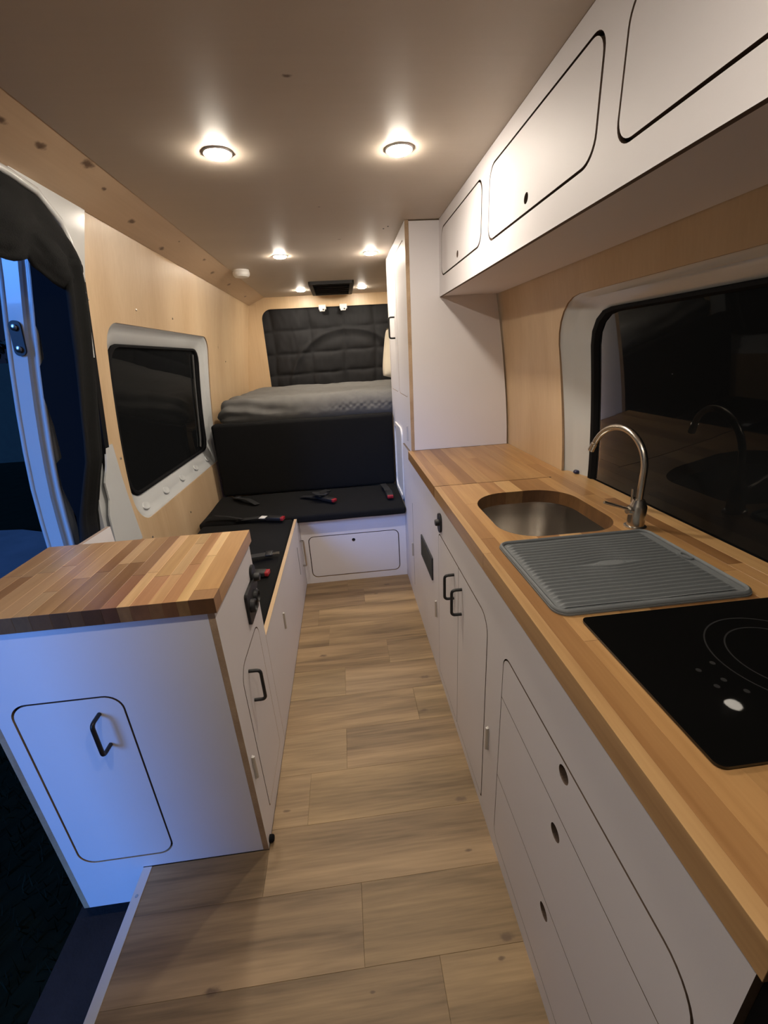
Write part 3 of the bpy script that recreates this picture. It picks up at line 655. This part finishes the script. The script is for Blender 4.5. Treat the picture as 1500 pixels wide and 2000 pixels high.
# rounded white recess beside the backrest
RC = rrect(2.53, .505, 2.90, .975, .06, 8); RCi = rrect(2.555, .53, 2.875, .95, .045, 8)
bm = plate_bm(RC, [RCi], .012, FX(XT - .010, -1)); link('recess_rim', from_bm(bm), [M_plast, M_plast], tcb)
plate('recess_back', RCi, [], .002, FX(XT - .002, -1), [M_plast, M_plast], tcb)
hinge(tcb, XT, 2.305, .985, -1)

# ================================================================== OVERHEAD CABINETS
oc = thing('overhead_cabinet', (.65, .9, 1.648), 'long white overhead cabinet with three flush lift-up doors above the worktop', 'cabinet')
XO = .504; ZO = 1.648
DS = [(1.589, 1.732, 2.157, 1.914), (.920, 1.722, 1.509, 1.912), (.240, 1.712, .846, 1.905)]
g = .0060
holes = [rrect(a - g, b - g, c + g, d + g, .043, 8) for a, b, c, d in DS]
plate('face_panel', [(-.6, ZO), (2.206, ZO), (2.206, ZC - .001), (-.6, ZC - .001)], holes, .012, FX(XO, -1), [M_white, M_rout], oc)
for i, D in enumerate(DS):
    plate('door', rrect(*D, .040, 8), [circ((D[0] + D[2]) / 2 + (.01 if i < 2 else 0), D[1] + .030, .0125)], .011, FX(XO - .0005, -1), [M_white, M_rout], oc)
box('door_backing', (XO + .018, -.58, ZO + .02), (XO + .020, 2.19, ZC - .02), M_blackgap, oc)  # dark sheet, keeps the overhead door gaps looking unlit
bm = bmesh.new(); vs = [bm.verts.new(q) for q in ((XO + .0125, -.6, ZO + .003), (xR(ZO) - .004, -.6, ZO + .003), (xR(ZO) - .004, 2.206, ZO + .003), (XO + .0125, 2.206, ZO + .003), (XO + .0125, -.6, ZO + .015), (xR(ZO) - .010, -.6, ZO + .015), (xR(ZO) - .010, 2.206, ZO + .015), (XO + .0125, 2.206, ZO + .015))]
for q in ((0, 1, 2, 3), (4, 5, 6, 7), (0, 1, 5, 4), (1, 2, 6, 5), (2, 3, 7, 6), (3, 0, 4, 7)): bm.faces.new([vs[i] for i in q])
link('bottom_panel', from_bm(bm), M_white, oc)

# ================================================================== KITCHEN BASE
XB = .335; ZU = .862
kb = thing('kitchen_base_cabinet', (.6, 1.3, 0), 'long white kitchen base cabinet with doors, three drawers and a black grille', 'cabinet')
KD = [(.917, .045, 1.2095, .722, (.012, 0, 0, .055)), (1.2125, .045, 1.514, .722, (0, .012, .03, 0))]
KW = [(.208, .577, .795, .707, (0, 0, .05, .05)), (.208, .302, .795, .5745, (0, 0, 0, 0)), (.208, .060, .795, .2995, (.05, .03, 0, 0))]
KW = [(.208, .577, .795, .707, (0, 0, .035, .055)), (.208, .302, .795, .5745, (0, 0, 0, 0)), (.208, .060, .795, .2995, (.055, .03, 0, 0))]
kholes = [rrect(.9128, .0408, 1.5182, .7262, (.012, .012, .034, .059), 8), rrect(.2038, .0558, .7992, .7112, (.059, .034, .039, .059), 8), rrect(1.630, .440, 1.898, .548, .004)]
plate('face_panel', [(.179, 0), (2.486, 0), (2.486, .897), (2.207, .897), (2.207, ZU - .001), (.179, ZU - .001)], kholes, .015, FX(XB, -1), [M_white, M_rout], kb)
box('inner_backing', (XB + .018, .20, .03), (XB + .021, 2.40, .80), M_blackgap, kb)  # dark sheet standing for the unlit inside behind doors and drawers
box('end_dark_sheet', (XB + .012, .140, 0), (.87, .1785, ZU - .012), M_rubber, kb)['label'] = 'black sheet standing in for the dark space past the cabinet end'  # added black sheet, fills the dark region past the near end
box('rear_panel', (.86, .20, 0), (.872, 2.19, ZU - .001), M_dark, kb)
for i, (a, b, c, d, r) in enumerate(KD):
    dd = plate('door', rrect(a, b, c, d, r, 8), [], .014, FX(XB - .0005, -1), [M_white, M_rout], kb)
    pull(dd, (XB - .0005, (1.168, 1.268)[i], .618), (-1, 0, 0), .095)
    hinge(kb, XB - .001, (.876, 1.562)[i], (.343, .333)[i], -1)
for i, (a, b, c, d, r) in enumerate(KW):
    plate('drawer', rrect(a, b, c, d, r, 8), [circ((.503, .505, .508)[i], (.681, .522, .262)[i], .0165, 24)], .014, FX(XB - .0005, -1), [M_white, M_rout], kb)
vg = plate('vent_grille', rrect(1.628, .437, 1.900, .551, .005), [rrect(1.640, .449, 1.888, .539, .003)], .006, FX(XB - .006, -1), [M_black, M_black], kb)
box('grille_back', (XB + .012, 1.632, .441), (XB + .014, 1.896, .547), M_rubber, vg)
for k in range(9):
    z = .453 + .0098 * k
    box('louvre', (-.007, 1.640, -.0012), (.007, 1.888, .0012), M_black, vg, M=T((XB - .001, 0, z)) @ Matrix.Rotation(math.radians(-35), 4, 'Y'))
sw = plate('dimmer_switch', rrect(1.450, .742, 1.502, .818, .024, 8), [], .008, FX(XB - .008, -1), [M_black, M_black], kb)
lathe('knob', [(.013, 0), (.013, .010), (.011, .014), (0, .014)], T((XB - .008, 1.476, .782)) @ Matrix.Rotation(math.radians(-90), 4, 'Y'), M_black, sw, 20)
hinge(kb, XB - .001, 2.188, .329, -1)
plate('far_door_groove', rrect(2.176, .10, 2.1785, .62, .001), [], .001, FX(XB - .0006, -1), [M_blackgap, M_blackgap], kb)

# ================================================================== WORKTOPS
def stave(a, b, parent, bev=.0004):
    bm = bmesh.new(); add_box(bm, a, b, bev)
    bmesh.ops.recalc_face_normals(bm, faces=bm.faces)
    for f in bm.faces: f.material_index = 1 if f.normal.y < -.3 else 0
    return link('stave', from_bm(bm), [M_stave, M_endgrain], parent)
PAL = [(.50, .285, .115), (.58, .345, .145), (.42, .225, .088), (.66, .42, .19), (.36, .185, .070), (.54, .31, .125), (.47, .255, .10), (.62, .37, .16)]
def wtone(lo=.9, hi=1.1, dark=0):
    c = random.choice(PAL); f = random.uniform(lo, hi); return (c[0] * f, c[1] * f, c[2] * f, 1)
def boolean_cut(o, cutter_bm):
    me = bpy.data.meshes.new('cut'); bmesh.ops.recalc_face_normals(cutter_bm, faces=cutter_bm.faces); cutter_bm.to_mesh(me); cutter_bm.free()
    me.transform(Matrix.Translation(-WL[o])); c = bpy.data.objects.new('cut', me); C.objects.link(c); c.parent = o.parent
    md = o.modifiers.new('cut', 'BOOLEAN'); md.operation = 'DIFFERENCE'; md.object = c; md.solver = 'EXACT'
    dg = bpy.context.evaluated_depsgraph_get(); new = bpy.data.meshes.new_from_object(o.evaluated_get(dg))
    old = o.data; o.modifiers.clear(); o.data = new; bpy.data.meshes.remove(old); bpy.data.objects.remove(c); bpy.data.meshes.remove(me)
    bm = bmesh.new(); bm.from_mesh(new); bm.verts.ensure_lookup_table(); left = set(bm.verts); isl = []
    while left:
        st = [left.pop()]; grp = set(st)
        while st:
            for e in st.pop().link_edges:
                for v in e.verts:
                    if v in left: left.discard(v); grp.add(v); st.append(v)
        isl.append({v.index for v in grp})
    bm.free()
    for k, ids in enumerate(isl if len(isl) > 1 else []):      # a stave cut in two becomes two staves
        b2 = bmesh.new(); b2.from_mesh(new); b2.verts.ensure_lookup_table()
        bmesh.ops.delete(b2, geom=[v for v in b2.verts if v.index not in ids], context='VERTS')
        m2 = new.copy(); b2.to_mesh(m2); b2.free()
        if k == 0: o.data = m2
        else: q = o.copy(); C.objects.link(q); q.data = m2
ZT = .908
wt = thing('kitchen_worktop', (.63, .9, ZU), 'long oiled timber worktop holding the sink and the hob', 'worktop')
SINK = rrect(.420, 1.012, .768, 1.402, (.105, .10, .12, .13), 10)
SINKB = (.415, 1.0, .775, 1.41)
strips = [.325, .347, .387, .441, .500, .562, .625, .690, .742, .792, .845, .884]
tone_fix = {0: (.56, .35, .16, 1), 1: (.43, .235, .095, 1), 2: (.56, .325, .135, 1), 3: (.58, .35, .15, 1)}
YB0, YB1, YJ = .168, 2.2065, 1.540
for i, (xa, xb) in enumerate(zip(strips, strips[1:])):
    yend = YJ if xa < .79 else YB1
    cuts = [YB0]
    while cuts[-1] < yend - .75: cuts.append(cuts[-1] + (random.uniform(.38, .75) if i > 1 else random.uniform(.7, 1.1)))
    if yend - cuts[-1] < .15: cuts.pop()
    cuts.append(yend)
    for k, (ya, yb) in enumerate(zip(cuts, cuts[1:])):
        s = stave((xa, ya, ZU), (xb, yb, ZT), wt)
        s.color = tone_fix[i] if (i in tone_fix and k < 2) else wtone(.88, 1.12)
        if xb > SINKB[0] and xa < SINKB[2] and yb > SINKB[1] and ya < SINKB[3]: boolean_cut(s, plate_bm(SINK, [], .2, FZ(1.0, 1)))
for k, (ya, yb) in enumerate(((YB0, .7), (.7, 1.615))):
    s = stave((.884, ya, ZU), (.934, yb, ZT), wt); s.color = wtone()
wl_ = thing('worktop_lid', (.56, 1.87, ZU), 'lift-out timber worktop section beside the tall cupboard', 'worktop lid')
for xa, xb in zip(strips[:9], strips[1:10]):
    if xa >= .79: break
    cuts = [YJ + .0042] + ([random.uniform(1.75, 2.0)] if random.random() < .4 else []) + [YB1]
    for ya, yb in zip(cuts, cuts[1:]):
        s = stave((xa, ya, ZU), (xb if xb < .79 else .7905, yb, ZT), wl_); c = wtone(.82, 1.0); s.color = c
lathe('finger_notch', [(.005, 0), (.005, .0006), (0, .0006)], T((.796, YJ, ZT)), M_blackgap, wl_, 12)

# sink bowl hung under the cut-out
sk = thing('kitchen_sink', (.594, 1.207, .70), 'undermounted stainless steel sink bowl in the timber worktop', 'sink')
def ringat(e, z, n=88):
    P = resamp(SINK, n); cx, cy_ = .594, 1.207
    return [(p[0] + (cx - p[0]) * e, p[1] + (cy_ - p[1]) * e, z) for p in P]
bm = bmesh.new(); prev = None
prof = [(-.06, ZU - .001), (-.012, ZU - .001), (-.008, ZU - .004), (.02, .80), (.05, .735), (.08, .715), (.14, .706), (.5, .703), (.83, .701)]
rings = []
for e, z in prof: rings.append([bm.verts.new(p) for p in ringat(e, z)])
for A, B in zip(rings, rings[1:]):
    for k in range(len(A)): bm.faces.new((A[k], A[(k + 1) % len(A)], B[(k + 1) % len(A)], B[k]))
bm.faces.new(rings[-1])
o = link('bowl', from_bm(bm, False), M_steel, sk, smooth=50)
lathe('drain', [(.040, 0), (.040, .003), (.030, .004), (.026, .001), (0, .0005)], T((.60, 1.20, .7015)), M_chrome, sk, 24)

# faucet
fc = thing('kitchen_faucet', (.791, 1.02, ZT), 'satin steel gooseneck faucet with a side lever behind the sink', 'faucet')
FM = T((.791, 1.02, ZT))
lathe('base_flange', [(.029, 0), (.029, .003), (.024, .006)], FM, M_nickel, fc, 28)
lathe('body', [(.0225, .004), (.0225, .060), (.021, .064), (.015, .078), (.0145, .080)], FM, M_nickel, fc, 28)
B0 = Vector((.791, 1.02, .985)); du = Vector((-.13, .99, 0)).normalized()
R_ = .104; topz = 1.068
path = [B0 + Vector((0, 0, z)) for z in (0, .03, .06, topz - .985)]
for k in range(1, 17):
    a = math.radians(k * 158 / 16); path.append(Vector((.791, 1.02, topz)) + du * (R_ - R_ * math.cos(a)) + Vector((0, 0, R_ * math.sin(a))))
tube('spout', path, .0090, M_nickel, fc, 14)
e1 = path[-1]; dd_ = (path[-1] - path[-2]).normalized()
tube('aerator', [e1 - dd_ * .004, e1 + dd_ * .024], .0108, M_nickel, fc, 16)
lv = tube('lever', [(.780, 1.02, .958), (.752, 1.02, .966), (.690, 1.022, .989)], [.0075, .0048, .0042], M_nickel, fc, 10)
lathe('lever_hub', [(.013, 0), (.013, .022), (.011, .025), (0, .025)], T((.785, 1.02, .956)) @ Matrix.Rotation(math.radians(-80), 4, 'Y'), M_nickel, fc, 20)
tube('lift_rod', [(.786, 1.042, .975), (.786, 1.044, 1.012)], .0035, M_nickel, fc, 8)

# drying mat
dm = thing('dish_drying_mat', (.585, .818, ZT), 'grey ribbed silicone drying mat on the worktop between sink and hob', 'drying mat')
X0, X1, Y0, Y1 = .374, .797, .648, .984
plate('border', rrect(X0, Y0, X1, Y1, .030, 8), [], .0035, FZ(ZT + .0045, 1), [M_mat, M_mat], dm)
def rib(u, v):
    x, y = u, v; cx, cy_ = .592, .822
    gx = math.exp(-((x - cx) / .050) ** 2); dy = y - cy_
    push = gx * .012 * math.copysign(1, dy) * math.exp(-abs(dy) / .05) if abs(dy) > 1e-6 else 0
    yy = y - push if abs(dy) > .012 * gx else cy_
    ph = (yy - Y0) / .0138 * 2 * math.pi; ed = min(1, (x - X0 - .022) / .008, (X1 - .030 - x) / .008); ed = max(0, ed)
    hgt = max(0, math.sin(ph)) ** .7 * .0056 * ed
    if ((x - cx) / .036) ** 2 + (dy / .012) ** 2 < 1: hgt = .0030
    return (x, y, ZT + .0047 + hgt)
link('ribs', from_bm(grid_bm(lin(X0 + .020, X1 - .028, 70), lin(Y0 + .020, Y1 - .018, 230), rib), False), M_mat, dm, smooth=180)
bm = bmesh.new(); P_ = rrect(X0 + .006, Y0 + .006, X1 - .006, Y1 - .006, .025, 8); add_tube(bm, [(p[0], p[1], ZT + .006) for p in P_ + [P_[0]]], .0052, 6); link('raised_rim', from_bm(bm), M_mat, dm, smooth=60)
bm = plate_bm(circ(.779, .822, .012, 20, 1.7), [circ(.779, .822, .006, 20, 2.2)], .003, FZ(ZT + .0085, 1)); link('hanging_loop', from_bm(bm), [M_mat, M_mat], dm)

# hob
hb = thing('ceramic_hob', (.66, .477, ZT), 'black glass two-zone ceramic hob set in the worktop', 'hob')
plate('glass', rrect(.412, .322, .885, .633, .012, 6), [], .004, FZ(ZT + .006, 1), [M_hob, M_hob], hb)
plate('underside', rrect(.418, .328, .879, .627, .010, 6), [], .002, FZ(ZT + .0019, 1), [M_black, M_black], hb)
def arcstrip(cx, cy_, r, a0, a1, wd=.0012, n=60):
    bm = bmesh.new(); P0 = []
    for k in range(n + 1):
        a = math.radians(a0 + (a1 - a0) * k / n); P0.append((bm.verts.new((cx + (r - wd) * math.cos(a), cy_ + (r - wd) * math.sin(a), ZT + .0063)), bm.verts.new((cx + (r + wd) * math.cos(a), cy_ + (r + wd) * math.sin(a), ZT + .0063))))
    for A, B in zip(P0, P0[1:]): bm.faces.new((A[0], A[1], B[1], B[0]))
    return bm
for (cx, r) in ((.668, .106), (.668, .078)): link('zone_ring', from_bm(arcstrip(cx, .478, r, 0, 360)), M_mark, hb)
link('zone_ring', from_bm(arcstrip(.83, .478, .045, 0, 360)), M_mark, hb)
for (x, y) in ((.515, .474), (.548, .485), (.535, .45), (.548, .425), (.515, .44)):
    plate('control_mark', circ(x, y, .004, 14), [], .0003, FZ(ZT + .0063, 1), [M_mark, M_mark], hb)

# ================================================================== SMALL CABINET BY THE DOORWAY
gc = thing('galley_cabinet', (-.63, 1.07, -.15), 'small white cabinet at the doorway with one door facing us and one on the aisle', 'cabinet')
XA, YF = -.344, .875
GD = (-.874, .055, -.616, .645)
plate('front_panel', [(-.914, -.150), (-.7165, -.150), (-.7165, .0025), (-.3605, .0025), (-.3605, .861), (-.914, .861)], [rrect(GD[0] - .0052, GD[1] - .0052, GD[2] + .0052, GD[3] + .0052, .045, 8)], .015, FY(YF, -1), [M_white, M_plyedge], gc)
fd = plate('door', rrect(*GD, .042, 8), [], .013, FY(YF + .0005, -1), [M_white, M_rout], gc)
box('front_backing', (-.90, YF + .0155, .02), (-.40, YF + .018, .80), M_blackgap, gc)  # dark sheet for the unlit inside behind the front door gap
bm = bmesh.new(); add_tube(bm, fillet([(-.676, YF, .596), (-.676, YF - .036, .596), (-.676, YF - .036, .494), (-.676, YF, .494)], .013, 5), .0054, 10); link('handle', from_bm(bm), M_handle, fd, smooth=50)
AD = (.962, .070, 1.197, .600)
plate('aisle_panel', [(YF, .0005), (1.272, .0005), (1.272, .861), (YF, .861)], [rrect(AD[0] - .0038, AD[1] - .0038, AD[2] + .0038, AD[3] + .0038, (.012, .012, .045, .055), 8)], .016, FX(XA, 1), [M_white, M_plyedge], gc)
ad = plate('aisle_door', rrect(*AD, (.010, .010, .042, .052), 8), [], .014, FX(XA + .0004, 1), [M_white, M_rout], gc)
box('aisle_backing', (XA - .020, .93, .02), (XA - .0165, 1.25, .80), M_blackgap, gc)  # same dark stand-in for the unlit inside, aisle side
pull(ad, (XA, 1.022, .500), (1, 0, 0), .108)
hinge(gc, XA + .001, .900, .318, 1)
box('outboard_panel', (-.930, YF, -.150), (-.9145, 1.272, .861), M_plyedge, gc)
box('back_panel', (-.9140, 1.256, 0), (XA - .0165, 1.272, .861), M_white, gc)
so_ = plate('socket_plate', rrect(1.112, .648, 1.232, .752, .010), [], .009, FX(XA + .009, 1), [M_black, M_black], gc)
lathe('socket', [(.021, 0), (.021, .012), (.017, .015), (.013, .004), (0, .004)], T((XA + .009, 1.143, .700)) @ Matrix.Rotation(math.radians(90), 4, 'Y'), M_black, so_, 22)
lathe('socket', [(.021, 0), (.021, .010), (.017, .013), (.013, .004), (0, .004)], T((XA + .009, 1.198, .700)) @ Matrix.Rotation(math.radians(90), 4, 'Y'), M_black, so_, 22)
plate('dimmer_plate', rrect(1.212, .705, 1.262, .790, .022, 8), [], .008, FX(XA + .008, 1), [M_black, M_black], gc)
lathe('dimmer_knob', [(.014, 0), (.014, .013), (.012, .017), (0, .017)], T((XA + .008, 1.237, .748)) @ Matrix.Rotation(math.radians(90), 4, 'Y'), M_black, gc, 20)
ZG = .902
gw = thing('galley_worktop', (-.63, 1.065, .862), 'small butcher block worktop of mixed timber staves by the doorway', 'worktop')
xs = [-.333]
wds = [.058, .026, .032, .030, .040, .028, .034, .042, .030, .038, .044, .036, .040, .045, .034, .042, .04]
for q in wds:
    if xs[-1] - q < -.90: break
    xs.append(xs[-1] - q)
xs.append(-.942)
gt = {0: (.62, .37, .155), 1: (.80, .52, .25), 2: (.52, .30, .125), 3: (.66, .41, .19), 4: (.60, .36, .15), 5: (.74, .47, .22), 6: (.36, .19, .085)}
for i, (xb, xa) in enumerate(zip(xs, xs[1:])):
    cuts = [.861]
    while cuts[-1] < 1.268 - .24: cuts.append(cuts[-1] + random.uniform(.09, .30))
    if 1.268 - cuts[-1] < .06: cuts.pop()
    cuts.append(1.268)
    if i == 0: cuts = [.861, .905, 1.268]
    for k, (ya, yb) in enumerate(zip(cuts, cuts[1:])):
        s = stave((xa, ya, .862), (xb, yb, ZG), gw, .0005)
        c = gt.get(i); s.color = (*[v_ * random.uniform(.92, 1.08) for v_ in c], 1) if (c and (k or i)) else ((.40, .22, .10, 1) if i == 0 else wtone(.72, .98))
# white board behind the small worktop
eb = thing('bench_end_board', (-.93, 1.43, .45), 'white board edge standing behind the small worktop by the doorway', 'board')
plate('board', [(1.292, .458), (1.545, .458), (1.540, .857), (1.292, .868)], [], .014, FX(-.906, 1), [M_white, M_plyedge], eb)
# door bumper on the floor
db = thing('rubber_bumper', (-.331, .897, .0), 'small black rubber bumper on the cabinet foot at floor level', 'bumper')
lathe('cap', [(.011, 0), (.011, .010), (.008, .014), (0, .014)], T((-.3435, .897, .014)) @ Matrix.Rotation(math.radians(90), 4, 'Y'), M_rubber, db, 18)
